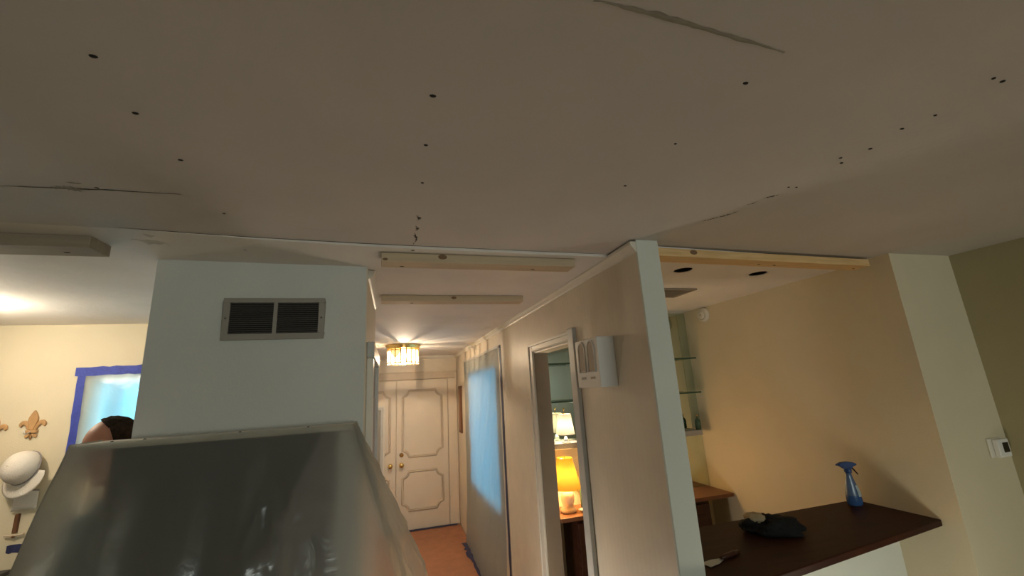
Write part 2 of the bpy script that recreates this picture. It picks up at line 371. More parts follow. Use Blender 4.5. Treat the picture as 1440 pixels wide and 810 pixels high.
# ------------------------------------------------------------------ ceiling wear
def nail(x, y, r, z=H, par=ceil, sq=1):
    m = MB(); m.lathe([(r*1.0, 0), (r*.8, -.0012), (r*.3, -.002)], (x, y, z-.0002), 9, 1+random.random()*.5, .8)
    return m.build('nail_hole', 'nail_dark', par)
NAILS = [(-.473, .72, 5), (-.488, .869, 5), (-.483, 1.041, 4), (-.497, 1.35, 4), (.069, .706, 5), (.068, .877, 4), (.072, 1.061, 4),
         (.667, .547, 4.5), (.663, .761, 3.5), (.654, .983, 4), (1.179, .427, 4), (1.212, .429, 5), (1.209, .542, 3.5), (1.19, .598, 4), (1.209, .683, 5), (1.174, .735, 4), (1.205, .756, 4), (1.185, .905, 3), (1.212, .901, 3)]
for x, y, r in NAILS: nail(x, y, r*.0011)
nail(-.538, 1.683, .006, H-.003, ceil2)
nail(.07, 1.60, .005, HF, ceil2)
def crack(pts, wd, m='crack_dark', par=ceil, z=H, name='crack', jag=.25):
    """ragged thin raised sliver following pts"""
    P = []
    for (a, b) in zip(pts, pts[1:]):
        for k in range(8): P.append(Vector(a).lerp(Vector(b), k/8))
    P.append(Vector(pts[-1])); n = len(P); L = []; R_ = []
    for i, p in enumerate(P):
        d = (P[min(i+1, n-1)]-P[max(i-1, 0)]).normalized(); nn = Vector((-d.y, d.x))
        q = i/(n-1); wv = wd*(.25+.75*math.sin(PI*min(max(q, .04), .96)))*(1+random.uniform(-jag, jag)*1.6)
        c = p+nn*random.uniform(-1, 1)*wd*jag
        L.append((c.x+nn.x*wv, c.y+nn.y*wv, z-.0005)); R_.append((c.x-nn.x*wv, c.y-nn.y*wv, z-.0005))
    mid = [((a[0]+b[0])/2, (a[1]+b[1])/2, z-.0009) for a, b in zip(L, R_)]
    m_ = MB(); m_.add(L+mid+R_, [(i, i+1, n+i+1, n+i) for i in range(n-1)]+[(n+i, n+i+1, 2*n+i+1, 2*n+i) for i in range(n-1)])
    return m_.build(name, m, par)
crack([(-.947, 1.245), (-.838, 1.239), (-.724, 1.232), (-.558, 1.231)], .0032)
crack([(-.84, 1.235), (-.80, 1.240), (-.775, 1.232)], .010, 'scuff', name='scuff', jag=.6)
crack([(-.79, 1.20), (-.76, 1.203)], .004, 'scuff', name='scuff'); crack([(-.745, 1.222), (-.735, 1.225)], .006, 'crack_dark', name='scuff')
crack([(-.84, 1.508), (-.80, 1.512), (-.62, 1.537), (-.45, 1.552), (-.09, 1.574), (.2, 1.582), (.45, 1.589), (.86, 1.597)], .0028)
crack([(1.10, 1.467), (1.70, 1.502), (2.42, 1.547)], .0022)
crack([(.285, .447), (.391, .448), (.5, .455), (.675, .466)], .0045, 'seam_mark', name='scuff', jag=.22)
for y0, y1 in ((1.285, 1.33), (1.37, 1.42), (1.44, 1.56)): crack([(.068, y0), (.078, (y0+y1)/2), (.071, y1)], .003, 'crack_dark', name='scuff', jag=.9)
for x0, y0, x1, y1 in ((1.17, .985, 1.20, .955), (1.155, 1.04, 1.172, 1.01), (1.13, 1.16, 1.17, 1.09), (1.10, 1.19, 1.13, 1.15)): crack([(x0, y0), ((x0+x1)/2+.004, (y0+y1)/2), (x1, y1)], .0028, 'crack_dark', name='scuff', jag=.9)
crack([(-.30, 1.44), (-.24, 1.452), (-.18, 1.45)], .008, 'patch_plaster', name='plaster_patch', jag=.5)
crack([(-.86, 1.62), (-.75, 1.66), (-.66, 1.70)], .028, 'patch_plaster', ceil2, H, 'plaster_patch', .5)
crack([(-.80, 1.56), (-.72, 1.60), (-.62, 1.60)], .02, 'patch_plaster', ceil2, H, 'plaster_patch', .5)

# ------------------------------------------------------------------ boards nailed to the ceiling
def board(label, x0, x1, y0, y1, z0, m, zc, knots=(), nails=(), tilt=0):
    o = MB().box(x0, x1, y0, y1, z0, zc).build('wood_board', m, bevel=.0025)
    if tilt: o.data.transform(Matrix.Translation(((x0+x1)/2, y0, 0)) @ Matrix.Rotation(tilt, 4, 'Z') @ Matrix.Translation((-(x0+x1)/2, -y0, 0)))
    tag(o, label, 'board', 'boards nailed to the ceiling')
    for kx, kz, r in knots:
        MB().lathe([(r, -.001), (r*.7, .0012)], (0, 0, 0), 10, 1.8, 1).build('knot', 'knot', o).matrix_local = Matrix.Translation((kx, y0-.0006+tilt*(kx-(x0+x1)/2), kz)) @ Matrix.Rotation(PI/2, 4, 'X')
    for nx, ny in nails:
        MB().lathe([(.006, .0005), (.004, -.0015)], (nx, ny, z0), 8, 1.8, .7).build('nail_hole', 'nail_dark', o)
    return o
board('raw pine board on the hall ceiling, first past the seam', -.05, .785, 1.64, 1.728, HF-.037, 'painted_board', HF-.0003, [(.19, HF-.012, .011), (-.035, HF-.028, .006)], [(.03, 1.70), (.60, 1.70)], .012)
board('thin pine board on the hall ceiling nearer the glass lamp', -.069, .768, 2.39, 2.478, HF-.037, 'painted_board', HF-.0003, [(.34, HF-.016, .009)], [(.1, 2.44)])
board('long yellow pine board on the bar ceiling above the counter', 1.056, 2.40, 1.475, 1.563, HF-.037, 'raw_pine', HF-.0003, [(1.27, HF-.014, .012)], [(1.7, 1.53), (1.8, 1.535), (2.35, 1.55)], .036)
board('board with shade in its colour on the side room ceiling beside the pale block', -2.3, -.955, 1.594, 1.70, H-.040, 'board_shaded', H-.0003, [], [(-1.05, 1.66)])

# ------------------------------------------------------------------ air return grille on the pale block
t = thing('air_return_grille', 'taupe metal return air grille with two louvred panels on the pale block', 'vent', (-.459, BY0, 2.184))
fy = -.012; fx0, fx1, fz0, fz1 = -.185, .183, -.086, .082
m = MB(); e = .024
m.box(fx0, fx1, fy, 0, fz0, fz0+e); m.box(fx0, fx1, fy, 0, fz1-e*.8, fz1); m.box(fx0, fx0+e, fy, 0, fz0+e, fz1-e*.8); m.box(fx1-e, fx1, fy, 0, fz0+e, fz1-e*.8)
m.build('grille_frame', 'vent_metal', t, bevel=.002)
MB().box(-.007, .007, fy+.001, 0, fz0+e, fz1-e*.8).build('centre_bar', 'vent_metal', t)
MB().box(fx0+e*.5, fx1-e*.5, -.0015, -.0005, fz0+e*.5, fz1-e*.5).build('backing', 'black_void', t)
src = None; n = 15
for sx0, sx1 in ((fx0+e, -.007), (.007, fx1-e)):
    L = sx1-sx0; src = None
    for k in range(n):
        z = fz0+e+(k+.5)*(fz1-e*.8-fz0-e)/n
        if src is None: src = MB().add([(0, -.009, -.002), (L, -.009, -.002), (L, -.0016, .003), (0, -.0016, .003), (0, -.009, -.0008), (L, -.009, -.0008), (L, -.0016, .0042), (0, -.0016, .0042)], [(0, 1, 2, 3), (4, 5, 6, 7), (0, 1, 5, 4), (2, 3, 7, 6), (0, 3, 7, 4), (1, 2, 6, 5)]).build('slat', 'vent_slat', t); src.location = (sx0, 0, z)
        else: link_copy(src, t, (sx0, 0, z))
for sx in (fx0+.012, fx1-.012): MB().ball((sx, fy, 0), (.004, .002, .004), 8, 6).build('screw', 'vent_slat', t)

# ------------------------------------------------------------------ tall dark cabinet and its plastic drape
t = thing('tall_cabinet', 'tall dark cabinet under plastic sheeting in front of the pale block', 'cabinet', (-.55, 1.77, 0))
def rel(o, p=(-.55, 1.77, 0)): o.data.transform(Matrix.Translation(-Vector(p))); return o
rel(MB().box(-.86, -.20, 1.715, BY0-.004, 0, 1.742).build('body', 'cabinet_dark', t, bevel=.004))
for x0, x1 in ((-.855, -.532), (-.528, -.205)):
    d = rel(MB().box(x0, x1, 1.700, 1.714, .08, 1.73).build('cabinet_door', 'cabinet_dark', t, bevel=.003))
    kx = x1-.03 if x1 < -.5 else x0+.03
    rel(MB().tube([(kx, 1.699, .95), (kx, 1.682, .96), (kx, 1.682, 1.08), (kx, 1.699, 1.09)], .004).build('handle', 'brass_dark', d))
top = rel(MB().box(-.958, -.142, 1.684, BY0-.003, 1.742, 1.760).build('ledge', 'trim_white', t, bevel=.002))
for sx in (-.89, -.80, -.52, -.3): rel(MB().lathe([(.005, 0), (.004, .002), (.001, .003)], (sx, 1.75, 1.760), 8).build('screw', 'nail_dark', top))
def drape(u, v):
    # u: 0 back-left .. corner .. front .. corner .. 1 back-right ; v: 0 top .. 1 floor
    d = v**1.25*1.755
    ex = 1.30*d if d < .5 else .65+.35*(1-math.exp(-(d-.5)/.27))
    fl, fr = -.962, -.138; yb = 1.840; yf = 1.680
    a, b = .16, .84
    if u < a: q = u/a; x, y = fl, yb+(yf-yb)*q; ox, oy = -.10*(1-q*.6), -.22*q
    elif u > b: q = (u-b)/(1-b); x, y = fr, yf+(yb-yf)*q; ox, oy = .25+.09*math.sin(q*PI*.5), -.25*(1-q)**1.2
    else:
        q = (u-a)/(b-a); x, y = fl+(fr-fl)*q, yf; ox, oy = -.04*(1-q)+.25*max(0, (q-.6)/.4)**2, -.25+.02*math.sin(q*PI)
    wr = min(1, d/.12)
    nz = noise.noise(Vector((x*5, y*5+u*4, d*2.2)))*.014+noise.noise(Vector((x*14, u*18, d*7)))*.003
    fold = .014*math.sin(u*46+2*noise.noise(Vector((u*6, d*2, 3))))*min(1, d/.5)
    crum = 0
    if .55 < u < .80: crum = .020*noise.ridged_multi_fractal(Vector((u*26, d*8, 1)), 1.0, 2.0, 3, 1.0, 2.0)*math.exp(-((u-.66)/.06)**2-((d-.32)/.13)**2)
    if u > .84: crum += .010*noise.noise(Vector((u*70, d*22, 4)))*min(1, d/.1)
    k = (nz+fold)*wr+crum
    nx, ny = (ox, oy); L = math.hypot(nx, ny) or 1
    x += ox*ex+nx/L*k; y += oy*ex+ny/L*k
    zt = 1.764
    lim = BY0-.006
    return (x, min(y, lim), max(zt-d, .004))
dr = MB().grid(drape, 150, 90).build('plastic_drape', 'drape_film', smooth=True)
tag(dr, 'translucent plastic sheet hanging tent-like over the tall dark cabinet', 'plastic sheet')

# ------------------------------------------------------------------ hall: double entrance doors
def notch(x0, x1, z0, z1, r, n=5):
    P = []
    for cx, cz, a0 in ((x0, z0, 0), (x1, z0, 90), (x1, z1, 180), (x0, z1, 270)):
        seq = range(n+1)
        for k in seq:
            a = math.radians(a0+90-90*k/n); P.append((cx+r*math.cos(a), cz+r*math.sin(a)))
    return P
def sweep_frame(P, y, wd, th):
    n = len(P); m = MB(); V = []
    for i in range(n):
        a = Vector(P[i-1]); b = Vector(P[(i+1) % n]); d = (b-a).normalized(); nn = Vector((-d.y, d.x)); p = Vector(P[i])
        for o_, yy in ((-wd/2, y), (-wd/4, y-th), (wd/4, y-th*.7), (wd/2, y)): q = p+nn*o_; V.append((q.x, yy, q.y))
    F = []
    for i in range(n):
        j = (i+1) % n
        for k in range(3): F.append((i*4+k, i*4+k+1, j*4+k+1, j*4+k))
        F.append((i*4+3, i*4, j*4, j*4+3))
    return m.add(V, F)
DC = .05; LW = .752; DTOP = 2.045
def leaf(name, label, x0, x1, s):
    t = thing(name, label, 'door', ((x0+x1)/2, DY-.02, 0), kind='structure')
    cx = (x0+x1)/2; hw = (x1-x0)/2
    MB().box(-hw+.002, hw-.002, -.022, .015, .008, DTOP).build('door_panel', 'door_cream', t, bevel=.003)
    for z0, z1 in ((.255, .765), (.965, 1.895)):
        sweep_frame(notch(-.285, .285, z0, z1, .085), -.022, .030, .014).build('moulding', 'moulding_tan', t, smooth=True)
    kx = -hw*s+.075*s
    k = MB(); k.lathe([(.030, 0), (.030, .006), (.012, .010), (.012, .035), (.030, .045), (.034, .060), (.026, .074), (.006, .078)], (0, 0, 0), 18)
    kb = k.build('knob', 'brass', t, smooth=True); kb.matrix_local = Matrix.Translation((kx, -.022, .868)) @ Matrix.Rotation(PI/2, 4, 'X')
    if s == 1:
        k = MB(); k.lathe([(.030, 0), (.028, .012), (.016, .016), (.014, .022)], (0, 0, 0), 18)
        kb = k.build('deadbolt', 'brass_dark', t, smooth=True); kb.matrix_local = Matrix.Translation((kx, -.022, 1.0)) @ Matrix.Rotation(PI/2, 4, 'X')
        k = MB(); k.lathe([(.010, 0), (.008, .006)], (0, 0, 0), 12); kb = k.build('peephole', 'white_plastic', t); kb.matrix_local = Matrix.Translation((.005, -.022, 1.575)) @ Matrix.Rotation(PI/2, 4, 'X')
    return t
leaf('door_1', 'cream entrance door leaf with notched mouldings, brass knob and deadbolt', DC, DC+LW, 1)
leaf('door_2', 'cream entrance door leaf with notched mouldings beside the framed mirror', DC-LW-.004, DC-.004, -1)
t = thing('trim_6', 'tan cream casing around the double entrance doors', 'trim', kind='structure')
x1 = DC+LW+.004; x0 = DC-LW-.008
MB().box(x1, PX0-.005, DY-.03, DY, 0, DTOP+.012).build('casing', 'door_cream', t, bevel=.006)
MB().box(BX0+.002, x0, DY-.03, DY, 0, DTOP+.012).build('casing', 'door_cream', t, bevel=.006)
MB().box(BX0+.002, PX0-.005, DY-.03, DY, DTOP+.012, DTOP+.125).build('casing', 'moulding_tan', t, bevel=.008)
MB().box(PX0-.03, PX0-.006, DY-.042, DY-.03, 0, DTOP+.10).build('bead', 'door_cream', t, bevel=.004)
# framed mirror on the left leaf
t = thing('wall_mirror', 'narrow white framed mirror hung on the entrance door leaf', 'mirror', (-.30, DY-.062, .5))
f = MB(); a, zb = .19, 1.205; e = .022
f.box(-a, a, -.018, 0, 0, e); f.box(-a, a, -.018, 0, zb-e, zb); f.box(-a, -a+e, -.018, 0, e, zb-e); f.box(a-e, a, -.018, 0, e, zb-e)
f.build('mirror_frame', 'trim_white', t, bevel=.003)
f = MB(); b = a-e; g = .035
f.box(-b, b, -.012, 0, e, e+g); f.box(-b, b, -.012, 0, zb-e-g, zb-e); f.box(-b, -b+g, -.012, 0, e+g, zb-e-g); f.box(b-g, b, -.012, 0, e+g, zb-e-g)
f.build('liner', 'trim_grey', t); MB().box(-b+g, b-g, -.006, 0, e+g, zb-e-g).build('mirror_glass', 'mirror_hall', t)
# closet door on the hall side of the block
t = thing('door_3', 'grey taupe closet door in the pale block facing the hall', 'door', (BX1, 2.31, 0), kind='structure')
MB().box(0, .010, -.30, .30, .01, 2.02).build('door_panel', 'jamb_taupe', t, bevel=.003)
MB().box(0, .028, -.38, -.30, 0, 2.02).build('casing', 'trim_white', t, bevel=.004); MB().box(0, .028, .30, .36, 0, 2.02).build('casing', 'trim_grey', t, bevel=.004)
MB().box(0, .032, -.39, .37, 2.02, 2.09).build('casing', 'trim_grey', t, bevel=.004)
for z0, z1 in ((.25, .95), (1.1, 1.85)): MB().box(.010, .018, -.2, .2, z0, z1).build('raised_panel', 'jamb_taupe', t, bevel=.006)
k = MB(); k.lathe([(.022, 0), (.01, .01), (.01, .03), (.026, .04), (.022, .06), (.004, .066)], (0, 0, 0), 14); kb = k.build('knob', 'brass', t, smooth=True); kb.matrix_local = Matrix.Translation((.01, .24, .95)) @ Matrix.Rotation(PI/2, 4, 'Y')
# protective paper on the hall floor
def paper(u, v):
    x = -.86+u*1.80; y = 1.95+v*(DY-.075-1.95); return (x, y, .003+.002*noise.noise(Vector((x*4, y*4, 0))))
tag(MB().grid(paper, 20, 50).build('floor_paper', 'paper_floor', smooth=True), 'red brown protective paper covering the hall floor', 'floor paper')
def tape(label, pts, wd, normal, m='tape_blue', jag=.05, group=None):
    """strip of masking tape with slightly uneven edges, real thickness"""
    P = []; nrm = Vector(normal)
    for a, b in zip(pts, pts[1:]):
        for k in range(10): P.append(Vector(a).lerp(Vector(b), k/10))
    P.append(Vector(pts[-1])); n = len(P); A = []; B = []
    for i, p in enumerate(P):
        d = (P[min(i+1, n-1)]-P[max(i-1, 0)]).normalized(); s = d.cross(nrm).normalized(); h = nrm*(.0015*random.random())
        A.append(p+s*wd*(.5+random.uniform(-jag, jag))+h); B.append(p-s*wd*(.5+random.uniform(-jag, jag))+h)
    T = [q+nrm*.0008 for q in A+B]
    F = [(i, i+1, n+i+1, n+i) for i in range(n-1)]; F2 = [tuple(k+2*n for k in q) for q in F]
    side = [(i, i+1, 2*n+i+1, 2*n+i) for i in range(n-1)]+[(n+i, n+i+1, 3*n+i+1, 3*n+i) for i in range(n-1)]+[(0, n, 3*n, 2*n), (n-1, 2*n-1, 4*n-1, 3*n-1)]
    o = MB().add(A+B+T, F+F2+side).build('masking_tape', m); return tag(o, label, 'tape', group)
tape('dark blue masking tape along the foot of the entrance doors', [(-.7, DY-.085, .008), (.90, DY-.085, .008)], .07, (0, 0, 1), 'tape_dark')
tape('blue masking tape holding the hall window plastic to the floor', [(.895, 5.75, .009), (.90, 5.2, .009), (.905, 4.6, .009), (.90, 3.8, .009)], .10, (0, 0, 1), 'tape_dark', .2)

# plastic over the hall window
def film(u, v):
    y = 5.80-u*2.0; z = 2.232-v*2.22; top = math.sin(PI*min(1, max(0, u)))*.012
    x = PX0-.012-.020*math.sin(PI*u)*min(1, v*3)-.030*max(0, v-.72)/.28
    x -= .010*abs(noise.noise(Vector((y*2+z*1.2, z*2.0, 2))))+.012*noise.noise(Vector((y*5+z*2.5, z*1.3, 5)))*min(1, u*6, (1-u)*6)
    x += .004*math.sin(30*(y+z*.55)+3*noise.noise(Vector((y*2, z*2, 0))))*min(1, u*6, (1-u)*6)
    return (min(x, PX0-.003), y, z-top*(1-v))
tag(MB().grid(film, 60, 70).build('plastic_sheet', 'window_film', smooth=True), 'clear plastic sheet taped over the tall blue lit hall window', 'plastic sheet')
tape('dark masking tape down the edge of the hall window plastic', [(PX0-.003, 3.765, 2.25), (PX0-.003, 3.765, 1.2), (PX0-.003, 3.765, .02)], .055, (-1, 0, 0), 'tape_dark', .12)
tape('grey blue tape along the top of the hall window plastic', [(PX0-.018, 5.80, 2.236), (PX0-.018, 3.78, 2.236)], .02, (-1, 0, 0), 'trim_grey', .1)
# narrow wooden plaque on the wall past the plastic
t = thing('wall_plaque', 'narrow dark wooden plaque on hall wall beside the entrance doors', 'plaque', (PX0, 6.22, 1.27))
MB().box(-.022, 0, -.10, .12, 0, .65).build('board', 'peg_brown', t, bevel=.004)
MB().box(-.028, -.022, -.07, .09, .04, .61).build('raised_panel', 'warm_wood', t, bevel=.004)

# ------------------------------------------------------------------ glass ceiling lamp in the hall
LC = (.108, 5.012, HF); t = thing('ceiling_lamp', 'lit brass and glass panel ceiling lamp in the hall', 'lamp', LC)
m = MB(); m.lathe([(.02, 0), (.195, 0), (.20, -.012), (.185, -.022), (.188, -.040), (.18, -.048), (.176, -.044), (.02, -.040)], (0, 0, 0), 40); m.build('canopy', 'brass', t, smooth=True)
for z in (-.062, -.205):
    m = MB(); R_ = .176; m.tube([(R_*math.cos(2*PI*k/40), R_*math.sin(2*PI*k/40), z) for k in range(40)], .006, 6, True); m.build('ring', 'brass', t, smooth=True)
NP = 18; hw = .024
pm = None; bmm = None
for k in range(NP):
    a = 2*PI*k/NP
    if pm is None:
        pm = MB().prism([(-hw, -.058), (hw, -.058), (hw, -.212), (hw*.6, -.222), (0, -.226), (-hw*.6, -.222), (-hw, -.212)], 'y', .170, .175).build('glass_panel', 'lamp_glass', t)
        bmm = MB().box(-.0065, .0065, .168, .178, -.215, -.045).build('bar', 'brass', t); bmm.rotation_euler.z = PI/NP
    else: link_copy(pm, t, rot=(0, 0, a)); link_copy(bmm, t, rot=(0, 0, a+PI/NP))
for k in range(3):
    a = 2*PI*k/3; m = MB(); m.ball((.06*math.cos(a), .06*math.sin(a), -.125), (.022, .022, .036), 14, 10); m.build('bulb', 'bulb', t, smooth=True)
    m = MB(); m.lathe([(.014, -.04), (.014, -.09)], (.06*math.cos(a), .06*math.sin(a), 0), 10); m.build('socket', 'brass_dark', t)
point('hall_lamp_light', (LC[0], LC[1], LC[2]-.165), 21, (1, .79, .55), .004)

# side room ceiling lamp (just out of frame, its glow shows on the ceiling)
GL = (-2.10, 2.56)
t = thing('drum_lamp', 'round white flush ceiling lamp lighting the side room', 'lamp', (GL[0], GL[1], H))
m = MB(); m.lathe([(.01, 0), (.07, 0), (.07, -.012), (.01, -.014)], (0, 0, 0), 24); m.build('canopy', 'brass', t, smooth=True)
m = MB(); m.lathe([(.14, -.05), (.145, -.065), (.14, -.13), (.11, -.16), (.03, -.17), (.005, -.17)], (0, 0, 0), 28, caps=False); m.build('lamp_shade', 'shade_globe', t, smooth=True)
for k in range(3): MB().tube([(.065*math.cos(k*2.1), .065*math.sin(k*2.1), -.01), (.141*math.cos(k*2.1), .141*math.sin(k*2.1), -.06)], .003).build('arm', 'brass', t)
point('side_room_lamp_light', (GL[0], GL[1], H-.12), 14.5, (1, .90, .74), .04)

# work lamps standing low on the floor, below the picture
def work_lamp(x, y, z, label, power, col):
    t = thing('work_lamp', label, 'lamp', (x, y, 0), 'work lamps on the floor')
    m = MB(); m.lathe([(.13, 0), (.13, .012), (.03, .025), (.012, .04)], (0, 0, 0), 24); m.build('base', 'screen_black', t, smooth=True)
    MB().tube([(0, 0, .03), (0, 0, z-.09)], .010).build('pole', 'screen_black', t); MB().tube([(0, 0, z-.12), (0, 0, z-.075)], .028, 12).build('socket', 'screen_black', t)
    m = MB(); m.ball((0, 0, z), (.09, .09, .09), 24, 16); m.build('lamp_shade', 'shade_globe', t, smooth=True)
    point('work_lamp_light', (x, y, z), power, col, .085)
work_lamp(1.80, 1.02, .78, 'white globe work lamp on a stand before the bar half wall', 5.0, (1, .94, .76))
work_lamp(.46, 2.25, .60, 'white globe work lamp on the paper at the mouth of the hall', 7.5, (1, .94, .84))

# ------------------------------------------------------------------ door chime on the partition
t = thing('door_chime', 'white door chime box with two arched grilles on the hall wall', 'door chime', (PX0, 1.79, 1.838))
p = .086; y0, y1 = -.115, .118; zt = .222
MB().box(-p, 0, y0, y1, 0, zt).build('body', 'chime_white', t, bevel=.004)
def arch(yc, hw_, z0, z1):
    P = [(yc-hw_, z0), (yc+hw_, z0), (yc+hw_, z1-hw_*1.2)]
    for k in range(1, 8): a = PI*k/8; P.append((yc+hw_*math.cos(a), z1-hw_*1.2+hw_*1.2*math.sin(a)))
    P.append((yc-hw_, z1-hw_*1.2)); return P
for yc in (-.048, .048):
    MB().prism(arch(yc, .031, .075, .205), 'x', -p-.0015, -p+.001).build('grille', 'chime_recess', t)
    P = arch(yc, .035, .070, .210)
    MB().tube([(-p-.001, a, b) for a, b in P], .004, 6, True).build('arch_rim', 'chime_white', t)
    MB().box(-p-.0015, -p+.001, yc-.022, yc+.022, .038, .048).build('slot', 'chime_recess', t)

# ------------------------------------------------------------------ side room: tapes, film, hooks and hats
def wfilm(u, v):
    x = -1.905+u*.98; z = 2.10-v*.58; e = min(1, u*8, (1-u)*8, v*8, (1-v)*8)
    return (x, LY-.012-.014*e*abs(noise.noise(Vector((x*5, z*5, 3))))-.012*e, z)
tag(MB().grid(wfilm, 40, 40).build('window_film', 'window_film', smooth=True), 'cloudy plastic film glowing blue over the side room window', 'plastic sheet')
tape('wide blue masking tape across the top of the side room window', [(-1.95, LY-.016, 2.112), (-1.6, LY-.016, 2.116), (-.93, LY-.016, 2.118)], .055, (0, -1, 0), 'tape_blue', .06)
tape('blue masking tape running down the side of the side room window', [(-1.915, LY-.014, 2.085), (-1.905, LY-.014, 1.6), (-1.895, LY-.014, 1.53)], .042, (0, -1, 0), 'tape_blue', .08)
tape('short dark blue tape piece on cream wall under the white caps', [(-2.128, LY-.001, 1.118), (-1.98, LY-.001, 1.120)], .042, (0, -1, 0), 'tape_dark', .08)

def fleur(x, z, label):
    t = thing('fleur_hook', label, 'wall hook', (x, LY, z), 'fleur hooks on the cream wall')
    def petal(P, th, name='petal'):
        n = len(P); m = MB(); m.prism(P, 'y', -th, 0); return m.build(name, 'fleur_wood', t, bevel=.004)
    mid = [(0, .105), (.012, .085), (.022, .062), (.024, .042), (.017, .015), (.009, -.012), (-.009, -.012), (-.017, .015), (-.024, .042), (-.022, .062), (-.012, .085)]
    petal(mid, .016)
    for s in (1, -1):
        side = [(.010*s, -.010), (.014*s, .012), (.024*s, .034), (.038*s, .046), (.052*s, .044), (.063*s, .032), (.065*s, .016), (.056*s, .004), (.050*s, .014), (.043*s, .020), (.034*s, .014), (.027*s, -.002), (.022*s, -.012)]
        petal(side, .013)
        foot = [(.004*s, -.030), (.018*s, -.034), (.030*s, -.045), (.026*s, -.058), (.014*s, -.054), (.008*s, -.045), (.004*s, -.046)]
        petal(foot, .012, 'foot')
    petal([(0, -.03), (.008, -.045), (0, -.072), (-.008, -.045)], .014, 'foot')
    MB().box(-.030, .030, -.020, 0, -.030, -.012).build('band', 'fleur_wood', t, bevel=.004)
    MB().tube([(0, -.016, -.02), (0, -.045, -.035), (0, -.060, -.028), (0, -.062, -.010)], .004).build('hook', 'trim_white', t, smooth=True)
    return t
fleur(-2.118, 1.785, 'carved wooden fleur hook above the hanging white cap')
fleur(-2.30, 1.772, 'carved wooden fleur hook holding the faded red cloth')

def cap(name, label, loc, rot, m='cap_white', s=1):
    """baseball cap: dome with panel seams, curved brim, button; local z up, brim towards +x"""
    t = thing(name, label, 'cap', loc, 'white caps on the hooks'); t.rotation_euler = rot
    d = MB(); d.lathe([(.092*s, 0), (.093*s, .02*s), (.089*s, .05*s), (.074*s, .082*s), (.048*s, .104*s), (.018*s, .113*s), (.002, .114*s)], (0, 0, 0), 24, 1.08, .92)
    d.build('crown', m, t, smooth=True)
    def br(u, v):
        a = (u-.5)*PI*.92; r = .090*s+v*.075*s*max(0, math.cos(a))**.5; x = math.cos(a)*r*1.08; y = math.sin(a)*r*.92
        return (x, y, .004-.55*y*y/s-.02*v)
    b = MB().grid(br, 18, 6).build('brim', m, t, smooth=True); sm = b.modifiers.new('thick', 'SOLIDIFY'); sm.thickness = .003
    MB().ball((0, 0, .114*s), (.007, .007, .004), 10, 6).build('button', m, t, smooth=True)
    MB().tube([(.094*s*1.0*math.cos(2*PI*k/24)*1.08, .094*s*.92*math.sin(2*PI*k/24), .004) for k in range(24)], .003, 6, True).build('sweatband', 'cap_band', t)
    return t
cp = cap('baseball_cap', 'white baseball cap hanging on the carved fleur hook', (-2.085, LY-.050, 1.560), (0, 0, 0), s=.92)
zx = Vector((-.20, -.93, .30)).normalized(); xx = Vector((-.05, -.10, -1)); xx = (xx-zx*xx.dot(zx)).normalized(); yx = zx.cross(xx)
cp.rotation_euler = Matrix((xx, yx, zx)).transposed().to_euler()
# visor cap that hangs below/behind the first
t = thing('sun_visor', 'white sun visor hanging beneath the white baseball cap', 'cap', (-2.075, LY-.004, 1.318))
def vis(u, v): a = (u-.5)*.9; return (a*.13, -.010-.018*math.cos(a*2.6)*(1-.4*v), .10-.10*v+.012*math.cos(a*3))
b = MB().grid(vis, 14, 6).build('brim', 'cap_white', t, smooth=True); b.modifiers.new('thick', 'SOLIDIFY').thickness = .003
MB().tube([(-.056, -.012, .108), (0, -.030, .116), (.056, -.012, .108)], .004).build('headband', 'cap_band', t)
# small peg with crossbar
t = thing('wall_peg', 'small brown wooden peg with crossbar below the white visor', 'wall peg', (-2.10, LY, 1.19))
MB().box(-.009, .009, -.020, 0, .012, .115).build('stem', 'peg_brown', t, bevel=.003); MB().tube([(-.045, -.012, .004), (0, -.014, 0), (.045, -.012, .004)], .005).build('crossbar', 'moulding_tan', t)
MB().ball((0, -.014, -.004), (.009, .008, .008), 10, 8).build('finial', 'peg_brown', t)
def rag(u, v): x = -2.30+(u-.5)*(.05+.11*v); return (x, LY-.085-.010*math.sin(u*11+v*2)*(.4+.6*v), 1.735-v*.36-.02*math.sin(u*7))
o = MB().grid(rag, 24, 16).build('hanging_cloth', 'cloth_red', smooth=True); o.modifiers.new('thick', 'SOLIDIFY').thickness = .004
tag(o, 'faded red cloth hanging from a carved fleur hook', 'cloth')
# low dark cabinet
t = thing('low_cabinet', 'dark grey low cabinet against the cream wall', 'cabinet', (-2.55, 3.17, 0))
MB().box(-.45, .45, -.16, .18, 0, .99).build('body', 'cabinet_grey', t, bevel=.004); MB().box(-.47, .47, -.18, .185, .99, 1.015).build('top', 'cabinet_grey', t, bevel=.004)
for a, b in ((-.44, -.005), (.005, .44)):
    d = MB().box(a, b, -.175, -.16, .06, .97).build('cabinet_door', 'cabinet_grey', t, bevel=.003)
    k = b-.04 if b < .1 else a+.04; MB().ball((k, -.185, .6), (.012, .012, .012), 10, 8).build('knob', 'brass_dark', d)

